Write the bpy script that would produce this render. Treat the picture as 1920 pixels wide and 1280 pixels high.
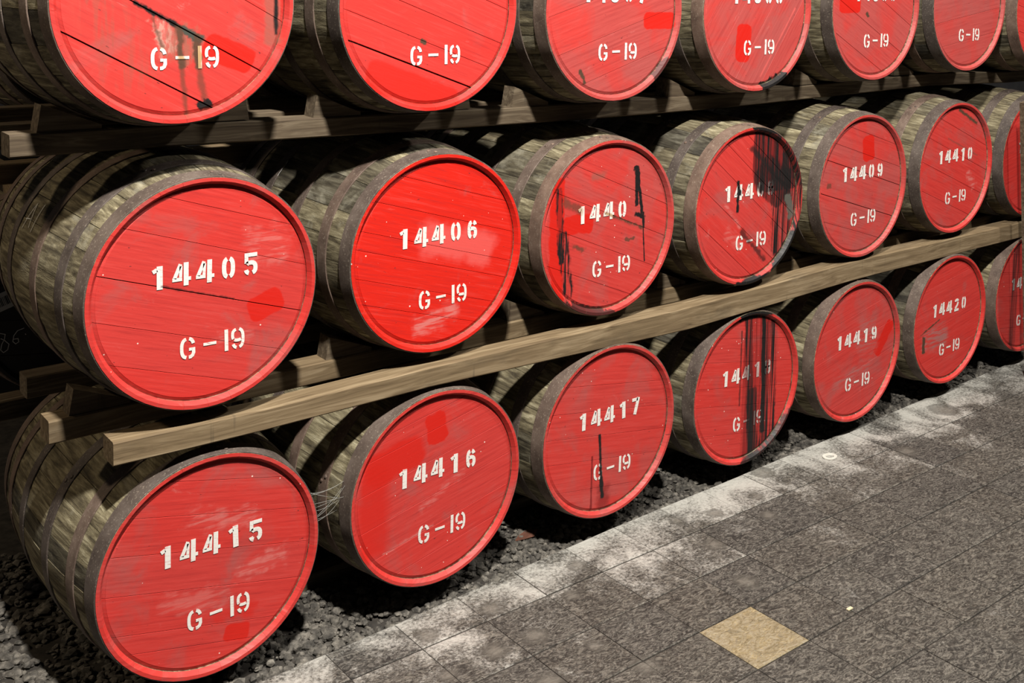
import bpy, math, random
from mathutils import Vector, Matrix

# ------------------------------------------------------------------ clear
for o in list(bpy.data.objects):
    bpy.data.objects.remove(o, do_unlink=True)
scene = bpy.context.scene
COL = scene.collection
random.seed(7)
PI = math.pi

# ------------------------------------------------------------------ camera
CAM = (0.0, -2.8184, 1.9354)
YAW, PITCH, ROLL = 0.71933, -0.09529, 0.02721
FPX, CX, CY = 2134.47, 172.69, -483.27            # focal length and principal point in pixels of 1920x1280
f = Vector((math.sin(YAW) * math.cos(PITCH), math.cos(YAW) * math.cos(PITCH), math.sin(PITCH)))
r = f.cross(Vector((0, 0, 1))).normalized()
u = r.cross(f)
cr, sr = math.cos(ROLL), math.sin(ROLL)
r2, u2 = r * cr + u * sr, u * cr - r * sr
cd = bpy.data.cameras.new('camera')
cam = bpy.data.objects.new('camera', cd)
COL.objects.link(cam)
cam.matrix_world = Matrix(((r2.x, u2.x, -f.x, CAM[0]), (r2.y, u2.y, -f.y, CAM[1]), (r2.z, u2.z, -f.z, CAM[2]), (0, 0, 0, 1)))
cd.sensor_fit = 'HORIZONTAL'
cd.sensor_width = 36.0
cd.lens = FPX / 1920 * 36
cd.shift_x = -CX / 1920
cd.shift_y = CY / 1920
cd.clip_start = 0.05
scene.camera = cam

# ------------------------------------------------------------------ world, lamps, exposure
w = bpy.data.worlds.new('world')
scene.world = w
w.use_nodes = True
w.node_tree.nodes['Background'].inputs[0].default_value = (0.75, 0.85, 1.0, 1)
w.node_tree.nodes['Background'].inputs[1].default_value = 0.012

def area_lamp(name, loc, target, size, power, color):
    ld = bpy.data.lights.new(name, 'AREA')
    ld.shape = 'DISK'
    ld.size = size
    ld.energy = power
    ld.color = color
    o = bpy.data.objects.new(name, ld)
    COL.objects.link(o)
    o.location = loc
    d = Vector(target) - Vector(loc)
    o.rotation_euler = d.to_track_quat('-Z', 'Y').to_euler()
    return o
# high hall lamps over the aisle, one warm lamp beyond the left end of the rack
for lx, lp in ((0.7, 590), (3.4, 125), (5.9, 170)):
    area_lamp('hall_lamp', (lx, -2.7, 5.6), (lx + 0.3, 0.0, 0.9), 0.24, lp, (1.0, 0.95, 0.87))
area_lamp('end_lamp', (-2.2, 2.0, 3.6), (1.0, 0.9, 1.2), 0.30, 38, (1.0, 0.80, 0.55))

vs = scene.view_settings
vs.view_transform = 'Standard'
vs.look = 'None'
vs.exposure = 0.18
vs.gamma = 1.0
vs.use_curve_mapping = False

# ------------------------------------------------------------------ helpers
def mesh_obj(name, verts, faces, mats=(), parent=None, fmat=None, smooth=None, loc=(0, 0, 0)):
    me = bpy.data.meshes.new(name)
    me.from_pydata([tuple(v) for v in verts], [], faces)
    for m in mats:
        me.materials.append(m)
    if fmat:
        me.polygons.foreach_set('material_index', fmat)
    if smooth is not None:
        me.polygons.foreach_set('use_smooth', [True] * len(me.polygons))
        me.set_sharp_from_angle(angle=math.radians(smooth))
    me.update()
    return link(name, me, parent, loc)

def link(name, me, parent=None, loc=(0, 0, 0)):
    o = bpy.data.objects.new(name, me)
    COL.objects.link(o)
    o.parent = parent
    o.location = loc
    return o

def tag(o, label=None, cat=None, group=None, kind=None):
    if label: o['label'] = label
    if cat: o['category'] = cat
    if group: o['group'] = group
    if kind: o['kind'] = kind
    return o

def empty(name, loc):
    o = bpy.data.objects.new(name, None)
    o.empty_display_size = 0.05
    COL.objects.link(o)
    o.location = loc
    return o

# ---- node helpers
def N(nt, typ, loc=None, **kw):
    n = nt.nodes.new(typ)
    for k, v in kw.items():
        setattr(n, k, v)
    return n

def setin(nt, node, idx, v):
    s = node.inputs[idx]
    if isinstance(v, bpy.types.NodeSocket):
        nt.links.new(v, s)
    else:
        if isinstance(v, (tuple, list)) and s.type == 'RGBA' and len(v) == 3:
            v = (*v, 1)
        s.default_value = v

def math_(nt, op, a, b=0.0, clamp=False):
    n = N(nt, 'ShaderNodeMath', operation=op, use_clamp=clamp)
    setin(nt, n, 0, a); setin(nt, n, 1, b)
    return n.outputs[0]

def mix(nt, fac, a, b, blend='MIX'):
    n = N(nt, 'ShaderNodeMix', data_type='RGBA', blend_type=blend)
    setin(nt, n, 0, fac); setin(nt, n, 6, a); setin(nt, n, 7, b)
    return n.outputs[2]

def maprange(nt, v, a, b, c=0.0, d=1.0, smooth=False):
    n = N(nt, 'ShaderNodeMapRange', interpolation_type='SMOOTHSTEP' if smooth else 'LINEAR')
    for i, x in enumerate((v, a, b, c, d)):
        setin(nt, n, i, x)
    return n.outputs[0]

def noise(nt, vec, scale, detail=4, rough=0.55, dist=0.0):
    n = N(nt, 'ShaderNodeTexNoise')
    setin(nt, n, 'Vector', vec)
    setin(nt, n, 'Scale', scale); setin(nt, n, 'Detail', detail)
    setin(nt, n, 'Roughness', rough); setin(nt, n, 'Distortion', dist)
    return n.outputs[0]

def mapping(nt, vec, loc=(0, 0, 0), rot=(0, 0, 0), scale=(1, 1, 1)):
    n = N(nt, 'ShaderNodeMapping')
    setin(nt, n, 0, vec)
    setin(nt, n, 1, loc); setin(nt, n, 2, rot); setin(nt, n, 3, scale)
    return n.outputs[0]

def ramp(nt, fac, stops):
    n = N(nt, 'ShaderNodeValToRGB')
    e = n.color_ramp.elements
    while len(e) > 1:
        e.remove(e[-1])
    for i, (p, c) in enumerate(stops):
        x = e[0] if i == 0 else e.new(p)
        x.position = p
        x.color = (*c, 1)
    setin(nt, n, 0, fac)
    return n.outputs[0]

def new_mat(name):
    m = bpy.data.materials.new(name)
    m.use_nodes = True
    nt = m.node_tree
    b = nt.nodes['Principled BSDF']
    return m, nt, b

def bump(nt, b, height, strength=0.3, dist=0.002):
    n = N(nt, 'ShaderNodeBump')
    setin(nt, n, 'Strength', strength); setin(nt, n, 'Distance', dist); setin(nt, n, 'Height', height)
    nt.links.new(n.outputs[0], b.inputs['Normal'])

def objcoord(nt, ob=None):
    n = N(nt, 'ShaderNodeTexCoord')
    if ob:
        n.object = ob
    return n.outputs['Object']

def offset_by_random(nt, vec, k=13.0):
    oi = N(nt, 'ShaderNodeObjectInfo')
    m = N(nt, 'ShaderNodeVectorMath', operation='MULTIPLY_ADD')
    cx = N(nt, 'ShaderNodeCombineXYZ')
    for i, q in enumerate((1.0, 1.7, 0.6)):
        setin(nt, cx, i, math_(nt, 'MULTIPLY', oi.outputs['Random'], k * q))
    va = N(nt, 'ShaderNodeVectorMath', operation='ADD')
    setin(nt, va, 0, vec); setin(nt, va, 1, cx.outputs[0])
    return va.outputs[0], oi.outputs['Random']

# ------------------------------------------------------------------ materials
def make_stain_group():
    g = bpy.data.node_groups.new('stain_mask', 'ShaderNodeTree')
    def inp(nm, t, d):
        s = g.interface.new_socket(nm, in_out='INPUT', socket_type=t)
        s.default_value = d
    inp('Vector', 'NodeSocketVector', (0, 0, 0))
    inp('Center', 'NodeSocketVector', (0, 0, 0))
    inp('Half', 'NodeSocketVector', (0.05, 0.05, 0))
    inp('Rot', 'NodeSocketFloat', 0.0)
    inp('Soft', 'NodeSocketFloat', 0.004)
    inp('Wobble', 'NodeSocketFloat', 0.01)
    inp('WobScale', 'NodeSocketFloat', 25.0)
    inp('Streak', 'NodeSocketVector', (60, 5, 1))
    inp('StreakAmt', 'NodeSocketFloat', 0.0)
    inp('Strength', 'NodeSocketFloat', 1.0)
    g.interface.new_socket('Mask', in_out='OUTPUT', socket_type='NodeSocketFloat')
    gi = g.nodes.new('NodeGroupInput')
    go = g.nodes.new('NodeGroupOutput')
    I = gi.outputs
    sub = N(g, 'ShaderNodeVectorMath', operation='SUBTRACT')
    setin(g, sub, 0, I['Vector']); setin(g, sub, 1, I['Center'])
    rot = N(g, 'ShaderNodeVectorRotate', rotation_type='Z_AXIS')
    setin(g, rot, 'Vector', sub.outputs[0])
    setin(g, rot, 'Angle', math_(g, 'MULTIPLY', I['Rot'], -1.0))
    ab = N(g, 'ShaderNodeVectorMath', operation='ABSOLUTE')
    setin(g, ab, 0, rot.outputs[0])
    s2 = N(g, 'ShaderNodeVectorMath', operation='SUBTRACT')
    setin(g, s2, 0, ab.outputs[0]); setin(g, s2, 1, I['Half'])
    sp = N(g, 'ShaderNodeSeparateXYZ')
    setin(g, sp, 0, s2.outputs[0])
    hs = N(g, 'ShaderNodeSeparateXYZ')
    setin(g, hs, 0, I['Half'])
    rr = math_(g, 'MULTIPLY', math_(g, 'MINIMUM', hs.outputs[0], hs.outputs[1]), 0.6)
    qx, qy = math_(g, 'ADD', sp.outputs[0], rr), math_(g, 'ADD', sp.outputs[1], rr)
    px_, py_ = math_(g, 'MAXIMUM', qx, 0.0), math_(g, 'MAXIMUM', qy, 0.0)
    ln = math_(g, 'SQRT', math_(g, 'ADD', math_(g, 'MULTIPLY', px_, px_), math_(g, 'MULTIPLY', py_, py_)))
    d = math_(g, 'SUBTRACT', math_(g, 'ADD', ln, math_(g, 'MINIMUM', math_(g, 'MAXIMUM', qx, qy), 0.0)), rr)
    nz = noise(g, I['Vector'], I['WobScale'], 3)
    wob = math_(g, 'MULTIPLY', math_(g, 'SUBTRACT', nz, 0.5), math_(g, 'MULTIPLY', I['Wobble'], 2.5))
    d2 = math_(g, 'ADD', d, wob)
    m = maprange(g, d2, I['Soft'], math_(g, 'MULTIPLY', I['Soft'], -1.0), 0.0, 1.0, True)
    vm = N(g, 'ShaderNodeVectorMath', operation='MULTIPLY')
    setin(g, vm, 0, I['Vector']); setin(g, vm, 1, I['Streak'])
    n2 = maprange(g, noise(g, vm.outputs[0], 1.0, 3, 0.6), 0.44, 0.56, 0, 1, True)
    inv = math_(g, 'MULTIPLY', math_(g, 'SUBTRACT', 1.0, n2), I['StreakAmt'])
    k = math_(g, 'SUBTRACT', 1.0, inv)
    out = math_(g, 'MULTIPLY', math_(g, 'MULTIPLY', m, k), I['Strength'], True)
    g.links.new(out, go.inputs[0])
    return g
STAIN = make_stain_group()

FRESH = (0.60, 0.014, 0.006)
PATCH = (0.54, 0.013, 0.007)
RED = (0.53, 0.036, 0.030)
DULL = (0.36, 0.078, 0.072)
PALE = (0.58, 0.22, 0.20)
BLACK = (0.010, 0.009, 0.009)
BROWN = (0.075, 0.040, 0.024)
DRED = (0.17, 0.010, 0.010)
GREY = (0.26, 0.17, 0.16)
OLIVE = (0.05, 0.055, 0.045)

def apply_stains(nt, col, vec, stains, tan=None):
    for s in stains:
        g = nt.nodes.new('ShaderNodeGroup')
        g.node_tree = STAIN
        setin(nt, g, 'Vector', vec)
        g.inputs['Center'].default_value = (s['c'][0], s['c'][1], 0)
        g.inputs['Half'].default_value = (s['h'][0], s['h'][1], 0)
        g.inputs['Rot'].default_value = math.radians(s.get('rot', 0))
        g.inputs['Soft'].default_value = s.get('soft', 0.003)
        g.inputs['Wobble'].default_value = s.get('wob', 0.006)
        g.inputs['WobScale'].default_value = s.get('ws', 30)
        pale = s['col'] in (PALE, GREY)
        g.inputs['Streak'].default_value = (*s.get('st', (9, 75) if pale else (70, 4)), 1)
        g.inputs['StreakAmt'].default_value = s.get('sa', 0.85 if pale else 0.0)
        g.inputs['Strength'].default_value = s.get('k', 1.0) * (0.9 if s['col'] == PALE else 1.0)
        col = mix(nt, g.outputs[0], col, tan if (tan and s['col'] == BROWN) else s['col'])
    return col

def head_vec(nt, ob):
    sp = N(nt, 'ShaderNodeSeparateXYZ')
    setin(nt, sp, 0, objcoord(nt, ob))
    cx = N(nt, 'ShaderNodeCombineXYZ')
    setin(nt, cx, 0, sp.outputs[0])
    setin(nt, cx, 1, math_(nt, 'SUBTRACT', sp.outputs[2], RB))
    return cx.outputs[0]

def paint_mat(name, ob, stains, seam_deg, dull, flecks, seed, base=RED):
    m, nt, b = new_mat(name)
    v = head_vec(nt, ob)
    vs_ = mapping(nt, v, loc=(seed * 3.1, seed * 1.7, seed))
    oi = N(nt, 'ShaderNodeObjectInfo').outputs['Random']
    big = noise(nt, vs_, 7.0, 5, 0.6, 0.6)
    fade = maprange(nt, big, 0.60 - 0.36 * dull, 0.80 - 0.26 * dull, 0.42 * dull, 0.92, True)
    col = mix(nt, fade, base, DULL)
    # board to board difference
    col = mix(nt, math_(nt, 'MULTIPLY', oi, 0.30), col, FRESH)
    # grain along the boards
    vr = mapping(nt, vs_, rot=(0, 0, math.radians(-seam_deg)))
    vg = mapping(nt, vr, scale=(6, 130, 1))
    grain = noise(nt, vg, 1.0, 5, 0.65, 0.3)
    col = mix(nt, maprange(nt, grain, 0.50, 0.72, 0, 0.46), col, (0.24, 0.008, 0.010))
    col = mix(nt, maprange(nt, grain, 0.47, 0.27, 0, 0.28), col, (0.62, 0.12, 0.11))
    # rubbed pale patches
    rub = noise(nt, mapping(nt, vr, scale=(9, 22, 1)), 1.0, 6, 0.7, 0.4)
    col = mix(nt, maprange(nt, rub, 0.63, 0.80, 0, 0.50, True), col, PALE)
    # small dark chips and white flecks
    chip = noise(nt, mapping(nt, vr, scale=(55, 110, 1)), 1.0, 2, 0.5)
    col = mix(nt, maprange(nt, chip, 0.735, 0.765, 0, 0.8), col, (0.10, 0.02, 0.02))
    if flecks > 0:
        vo = N(nt, 'ShaderNodeTexVoronoi')
        setin(nt, vo, 'Vector', vs_); setin(nt, vo, 'Scale', 75.0)
        sel = N(nt, 'ShaderNodeSeparateColor')
        setin(nt, sel, 0, vo.outputs['Color'])
        on = math_(nt, 'LESS_THAN', sel.outputs[0], flecks)
        rad = math_(nt, 'MULTIPLY', math_(nt, 'MULTIPLY', sel.outputs[1], sel.outputs[1]), 0.18)
        dot = math_(nt, 'LESS_THAN', vo.outputs['Distance'], rad)
        col = mix(nt, math_(nt, 'MULTIPLY', on, dot), col, (0.80, 0.62, 0.55))
    col = apply_stains(nt, col, v, stains)
    setin(nt, b, 'Base Color', col)
    setin(nt, b, 'Roughness', maprange(nt, grain, 0.3, 0.7, 0.42, 0.62))
    b.inputs['Specular IOR Level'].default_value = 0.35
    hgt = math_(nt, 'ADD', math_(nt, 'MULTIPLY', grain, 0.8), math_(nt, 'MULTIPLY', chip, 0.5))
    bump(nt, b, hgt, 0.35, 0.0012)
    return m

def letter_mat(name, ob, stains, seam_deg, seed):
    m, nt, b = new_mat(name)
    v = head_vec(nt, ob)
    vs_ = mapping(nt, v, loc=(seed * 2.3, seed, 0))
    vr = mapping(nt, vs_, rot=(0, 0, math.radians(-seam_deg)))
    wear = noise(nt, mapping(nt, vr, scale=(40, 190, 1)), 1.0, 4, 0.7)
    col = mix(nt, maprange(nt, wear, 0.54, 0.68, 0, 0.75), (0.72, 0.70, 0.66), (0.52, 0.17, 0.16))
    col = apply_stains(nt, col, v, [s for s in stains if s['col'] in (BLACK, BROWN, OLIVE, DRED)], (0.40, 0.25, 0.11))
    setin(nt, b, 'Base Color', col)
    b.inputs['Roughness'].default_value = 0.6
    return m

def stave_mat():
    m, nt, b = new_mat('weathered_oak_stave')
    v, rnd = offset_by_random(nt, objcoord(nt))
    g = noise(nt, mapping(nt, v, scale=(60, 5, 60)), 1.0, 6, 0.65, 0.5)
    blot = noise(nt, mapping(nt, v, scale=(7, 5, 7)), 1.0, 5, 0.65, 0.5)
    c = ramp(nt, g, [(0.28, (0.022, 0.018, 0.013)), (0.43, (0.095, 0.082, 0.056)), (0.56, (0.205, 0.185, 0.130)), (0.72, (0.42, 0.40, 0.31))])
    tint = ramp(nt, rnd, [(0.0, (0.30, 0.30, 0.32)), (0.10, (0.55, 0.53, 0.50)), (0.30, (0.85, 0.80, 0.70)), (0.65, (1.05, 1.0, 0.88)), (1.0, (1.30, 1.25, 1.10))])
    c = mix(nt, 1.0, c, tint, 'MULTIPLY')
    c = mix(nt, maprange(nt, blot, 0.55, 0.75, 0, 0.75, True), c, (0.028, 0.026, 0.024))
    c = mix(nt, maprange(nt, blot, 0.44, 0.30, 0, 0.45, True), c, (0.34, 0.32, 0.25))
    fine = noise(nt, mapping(nt, v, scale=(420, 90, 420)), 1.0, 2, 0.6)
    c = mix(nt, maprange(nt, fine, 0.60, 0.75, 0, 0.5), c, (0.03, 0.026, 0.02))
    setin(nt, b, 'Base Color', c)
    b.inputs['Roughness'].default_value = 0.8
    b.inputs['Specular IOR Level'].default_value = 0.25
    bump(nt, b, math_(nt, 'ADD', g, math_(nt, 'MULTIPLY', fine, 0.5)), 0.5, 0.003)
    return m

def hoop_mat():
    m, nt, b = new_mat('dull_brown_iron_hoop')
    v, rnd = offset_by_random(nt, objcoord(nt), 5.0)
    n1 = noise(nt, v, 14, 6, 0.65)
    n2 = noise(nt, v, 160, 3, 0.6)
    c = ramp(nt, n1, [(0.30, (0.066, 0.047, 0.038)), (0.5, (0.120, 0.090, 0.073)), (0.72, (0.19, 0.150, 0.125))])
    tint = ramp(nt, rnd, [(0.0, (0.62, 0.64, 0.68)), (0.5, (0.90, 0.88, 0.88)), (1.0, (1.35, 1.15, 1.05))])
    c = mix(nt, 1.0, c, tint, 'MULTIPLY')
    c = mix(nt, maprange(nt, n2, 0.58, 0.72, 0, 0.5), c, (0.40, 0.34, 0.27))
    setin(nt, b, 'Base Color', c)
    b.inputs['Roughness'].default_value = 0.62
    b.inputs['Metallic'].default_value = 0.15
    bump(nt, b, n2, 0.25, 0.0008)
    return m

def timber_mat(name, dark, mid, light, stain=0.35):
    m, nt, b = new_mat(name)
    v, rnd = offset_by_random(nt, objcoord(nt), 7.0)
    warp = noise(nt, mapping(nt, v, scale=(2.0, 6, 6)), 1.0, 2)
    vg = mapping(nt, v, scale=(1.5, 38, 38))
    wv = N(nt, 'ShaderNodeVectorMath', operation='ADD')
    cx = N(nt, 'ShaderNodeCombineXYZ')
    setin(nt, cx, 1, math_(nt, 'MULTIPLY', warp, 3.0)); setin(nt, cx, 2, math_(nt, 'MULTIPLY', warp, 2.0))
    setin(nt, wv, 0, vg); setin(nt, wv, 1, cx.outputs[0])
    g = noise(nt, wv.outputs[0], 1.8, 5, 0.6, 0.8)
    c = ramp(nt, g, [(0.28, dark), (0.5, mid), (0.72, light)])
    blot = noise(nt, mapping(nt, v, scale=(3, 8, 8)), 1.0, 5, 0.6)
    c = mix(nt, maprange(nt, blot, 0.54, 0.75, 0, stain, True), c, (0.035, 0.030, 0.024))
    strk = noise(nt, mapping(nt, v, scale=(26, 2, 2)), 1.0, 3, 0.6)
    c = mix(nt, maprange(nt, strk, 0.64, 0.74, 0, stain, True), c, (0.04, 0.034, 0.026))
    setin(nt, b, 'Base Color', c)
    b.inputs['Roughness'].default_value = 0.78
    b.inputs['Specular IOR Level'].default_value = 0.25
    bump(nt, b, g, 0.4, 0.002)
    return m

def flat_mat(name, col, rough=0.7):
    m, nt, b = new_mat(name)
    v = objcoord(nt)
    n = noise(nt, v, 60, 4)
    c = mix(nt, maprange(nt, n, 0.4, 0.7, 0, 0.35), col, tuple(x * 0.6 for x in col))
    setin(nt, b, 'Base Color', c)
    b.inputs['Roughness'].default_value = rough
    return m

def black_head_mat():
    m, nt, b = new_mat('black_painted_cask_head')
    v = objcoord(nt)
    n = noise(nt, v, 12, 5)
    setin(nt, b, 'Base Color', ramp(nt, n, [(0.3, (0.008, 0.008, 0.009)), (0.7, (0.022, 0.020, 0.020))]))
    b.inputs['Roughness'].default_value = 0.6
    return m

L_CASK, R0, R1, REC = 0.85, 0.30, 0.335, 0.013
RB = R1
def rad(y):
    return R0 + (R1 - R0) * (1 - (2 * y / L_CASK - 1) ** 2)

STAVE = stave_mat()
HOOP = hoop_mat()
RAIL = timber_mat('sawn_tan_timber', (0.095, 0.064, 0.034), (0.180, 0.128, 0.072), (0.29, 0.22, 0.135), 0.5)
OLDRAIL = timber_mat('old_grey_brown_timber', (0.052, 0.036, 0.024), (0.110, 0.082, 0.053), (0.21, 0.168, 0.115), 0.55)
BLACKHEAD = black_head_mat()
CHALK = flat_mat('chalk', (0.75, 0.75, 0.74), 0.9)
PAPER = flat_mat('paper', (0.55, 0.55, 0.55), 0.8)
INK = flat_mat('ink', (0.02, 0.02, 0.02), 0.8)

# ------------------------------------------------------------------ floor: slab and square paving tiles
P = 0.2276                      # tile pitch
X0 = 1.4530 - 5 * P
ROWS = [-0.177, -0.400, -0.615, -0.848, -1.086, -1.326, -1.555, -1.783, -2.010]
def kerb(x):
    pts = [(-1, -0.075), (1.307, -0.031), (1.681, -0.020), (2.134, 0.004), (2.542, 0.024), (3.302, 0.036), (4.172, 0.054), (5.436, 0.079), (9, 0.14)]
    for (a, b), (c, d) in zip(pts, pts[1:]):
        if x <= c:
            return b + (d - b) * (x - a) / (c - a)
    return pts[-1][1]

SPOTS = [(1.956, -0.131, .040), (1.725, -0.128, .036), (1.971, -0.327, .042), (2.192, -0.225, .030), (2.319, -0.096, .036), (1.834, -0.315, .045),
         (2.075, -0.475, .032), (2.129, -0.640, .045), (2.805, -0.078, .034), (2.951, -0.125, .034), (1.668, -0.327, .03), (3.177, -0.129, .03),
         (3.095, -0.253, .035), (3.989, -0.236, .05), (4.52, -0.076, .07), (2.784, -0.281, .04), (2.688, -0.513, .045), (1.868, -0.526, .05), (3.35, 0.0, .05)]

def tile_mat(name, yellow=False):
    m, nt, b = new_mat(name)
    geo = N(nt, 'ShaderNodeNewGeometry').outputs['Position']
    oi = N(nt, 'ShaderNodeObjectInfo').outputs['Random']
    off = N(nt, 'ShaderNodeCombineXYZ')
    setin(nt, off, 0, math_(nt, 'MULTIPLY', oi, 9.0)); setin(nt, off, 1, math_(nt, 'MULTIPLY', oi, 4.0))
    va = N(nt, 'ShaderNodeVectorMath', operation='ADD')
    setin(nt, va, 0, geo); setin(nt, va, 1, off.outputs[0])
    v = va.outputs[0]
    n1 = noise(nt, mapping(nt, v, rot=(0, 0, 0.5), scale=(1.0, 1.9, 1.0)), 15, 8, 0.62, 2.2)
    n2 = noise(nt, mapping(nt, v, rot=(0, 0, 0.5), scale=(1.0, 2.0, 1.0)), 24, 8, 0.72, 2.6)
    ridge = math_(nt, 'ABSOLUTE', math_(nt, 'SUBTRACT', n1, 0.5))
    rid = maprange(nt, ridge, 0.0, 0.07, 1.0, 0.0)
    if yellow:
        c = ramp(nt, n2, [(0.30, (0.10, 0.074, 0.038)), (0.5, (0.25, 0.195, 0.105)), (0.7, (0.46, 0.38, 0.23))])
    else:
        c = ramp(nt, n2, [(0.32, (0.010, 0.009, 0.008)), (0.5, (0.032, 0.029, 0.0255)), (0.68, (0.150, 0.138, 0.120))])
        tint = ramp(nt, oi, [(0.0, (0.80, 0.80, 0.82)), (0.35, (0.95, 0.92, 0.88)), (0.7, (1.02, 0.96, 0.88)), (1.0, (1.12, 1.10, 1.06))])
        c = mix(nt, 1.0, c, tint, 'MULTIPLY')
    c = mix(nt, maprange(nt, n1, 0.50, 0.72, 0, 0.55, True), c, (0.045, 0.040, 0.034))
    nv = noise(nt, mapping(nt, v, rot=(0, 0, 0.9), scale=(1.0, 1.6, 1.0)), 15, 6, 0.6, 2.8)
    rid2 = maprange(nt, math_(nt, 'ABSOLUTE', math_(nt, 'SUBTRACT', nv, 0.5)), 0.0, 0.045, 1.0, 0.0)
    vein = math_(nt, 'MULTIPLY', math_(nt, 'MAXIMUM', rid, rid2), maprange(nt, n2, 0.40, 0.62, 0.05, 0.75))
    c = mix(nt, vein, c, (0.21, 0.195, 0.168))
    # white salt bloom beside the gravel: strongest on the row along the kerb
    sp = N(nt, 'ShaderNodeSeparateXYZ')
    setin(nt, sp, 0, geo)
    edge = maprange(nt, sp.outputs[1], -0.33, -0.02, 0.0, 1.0, True)
    edge2 = maprange(nt, sp.outputs[1], -0.80, -0.12, 0.0, 0.30, True)
    nb = noise(nt, geo, 5.0, 6, 0.65, 0.8)
    nf = noise(nt, geo, 90, 4, 0.75, 0.4)
    amt = math_(nt, 'ADD', math_(nt, 'ADD', math_(nt, 'MULTIPLY', edge, 0.46), edge2), math_(nt, 'ADD', math_(nt, 'MULTIPLY', math_(nt, 'SUBTRACT', nb, 0.5), 2.4), math_(nt, 'MULTIPLY', math_(nt, 'SUBTRACT', oi, 0.6), 0.35)))
    bl = math_(nt, 'ADD', amt, math_(nt, 'MULTIPLY', math_(nt, 'SUBTRACT', nf, 0.5), 1.7))
    c = mix(nt, maprange(nt, bl, 0.30, 1.15, 0, 0.78, True), c, (0.50, 0.485, 0.445))
    # round dried splash marks
    if not yellow:
        for (sx, sy, sr_) in SPOTS:
            d = N(nt, 'ShaderNodeVectorMath', operation='DISTANCE')
            setin(nt, d, 0, geo); setin(nt, d, 1, (sx, sy, 0.0))
            dd = math_(nt, 'ADD', d.outputs['Value'], math_(nt, 'MULTIPLY', math_(nt, 'SUBTRACT', n1, 0.5), 0.06))
            c = mix(nt, maprange(nt, dd, sr_ * 1.12, sr_ * 0.92, 0, 0.60, True), c, (0.075, 0.068, 0.057))
            c = mix(nt, maprange(nt, dd, sr_ * 0.80, sr_ * 0.2, 0, 0.38, True), c, (0.22, 0.20, 0.17))
    setin(nt, b, 'Base Color', c)
    b.inputs['Roughness'].default_value = 0.72
    b.inputs['Specular IOR Level'].default_value = 0.3
    hh = math_(nt, 'ADD', n1, math_(nt, 'MULTIPLY', n2, 0.35))
    bump(nt, b, hh, 0.75, 0.007)
    return m
TILE, TILE_Y = tile_mat('slate_grey_paving'), tile_mat('yellow_paving', True)

def joint_mat():
    m, nt, b = new_mat('dark_joint_mortar')
    n = noise(nt, objcoord(nt), 40, 4)
    setin(nt, b, 'Base Color', ramp(nt, n, [(0.3, (0.012, 0.010, 0.008)), (0.7, (0.03, 0.025, 0.02))]))
    b.inputs['Roughness'].default_value = 0.9
    return m
JOINT = joint_mat()

xs = [X0 + P * i for i in range(0, 30)]
fv, ff = [], []
cols_ = [-6.0, -1.5] + xs + [9.0, 24.0]
for x in cols_:
    k = kerb(x) - 0.006
    fv += [(x, k, -0.004), (x, -6.0, -0.004), (x, k, -0.12), (x, -6.0, -0.12)]
for i in range(len(cols_) - 1):
    a, b_ = 4 * i, 4 * i + 4
    ff += [(a, a + 1, b_ + 1, b_), (a + 2, b_ + 2, b_ + 3, a + 3), (a, b_, b_ + 2, a + 2)]
floor = mesh_obj('floor', fv, ff, [JOINT])
tag(floor, 'grey-brown paved aisle floor of square textured tiles', None, None, 'structure')

def tile(x0, x1, yl0, yl1, yh0, yh1, mat, dz):
    """square tile: lower edge y yl0..yl1, upper edge yh0..yh1 (at x0, x1); chamfered rim"""
    c = 0.004
    g, gx = 0.0020, 0.0012
    o = [(x0 + gx, yl0 + g), (x1 - gx, yl1 + g), (x1 - gx, yh1 - g), (x0 + gx, yh0 - g)]
    n = [(x0 + gx + c, yl0 + g + c), (x1 - gx - c, yl1 + g + c), (x1 - gx - c, yh1 - g - c), (x0 + gx + c, yh0 - g - c)]
    vv = [(*p, -0.0035) for p in o] + [(*p, -0.0020 + dz) for p in o] + [(*p, dz) for p in n]
    fa = [(8, 9, 10, 11)]
    for i in range(4):
        j = (i + 1) % 4
        fa += [(i, j, 4 + j, 4 + i), (4 + i, 4 + j, 8 + j, 8 + i)]
    t = mesh_obj('paving_tile', vv, fa, [mat], floor)
    return t
for i in range(len(xs) - 1):
    x0, x1 = xs[i], xs[i + 1]
    for rI in range(len(ROWS)):
        if x0 < 0.9 + 0.9 * max(0, -ROWS[rI] - 0.4) or x0 > 6.4:
            continue
        if rI == 0:
            a = (ROWS[0], ROWS[0], kerb(x0), kerb(x1))
        else:
            a = (ROWS[rI], ROWS[rI], ROWS[rI - 1], ROWS[rI - 1])
        ye = rI == 3 and abs(x0 - (1.4530 + 4 * P)) < 0.02
        t = tile(x0, x1, *a, TILE_Y if ye else TILE, random.uniform(-0.0009, 0.0009))
        if ye:
            t['label'] = 'pale yellow paving tile among the grey ones'

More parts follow.
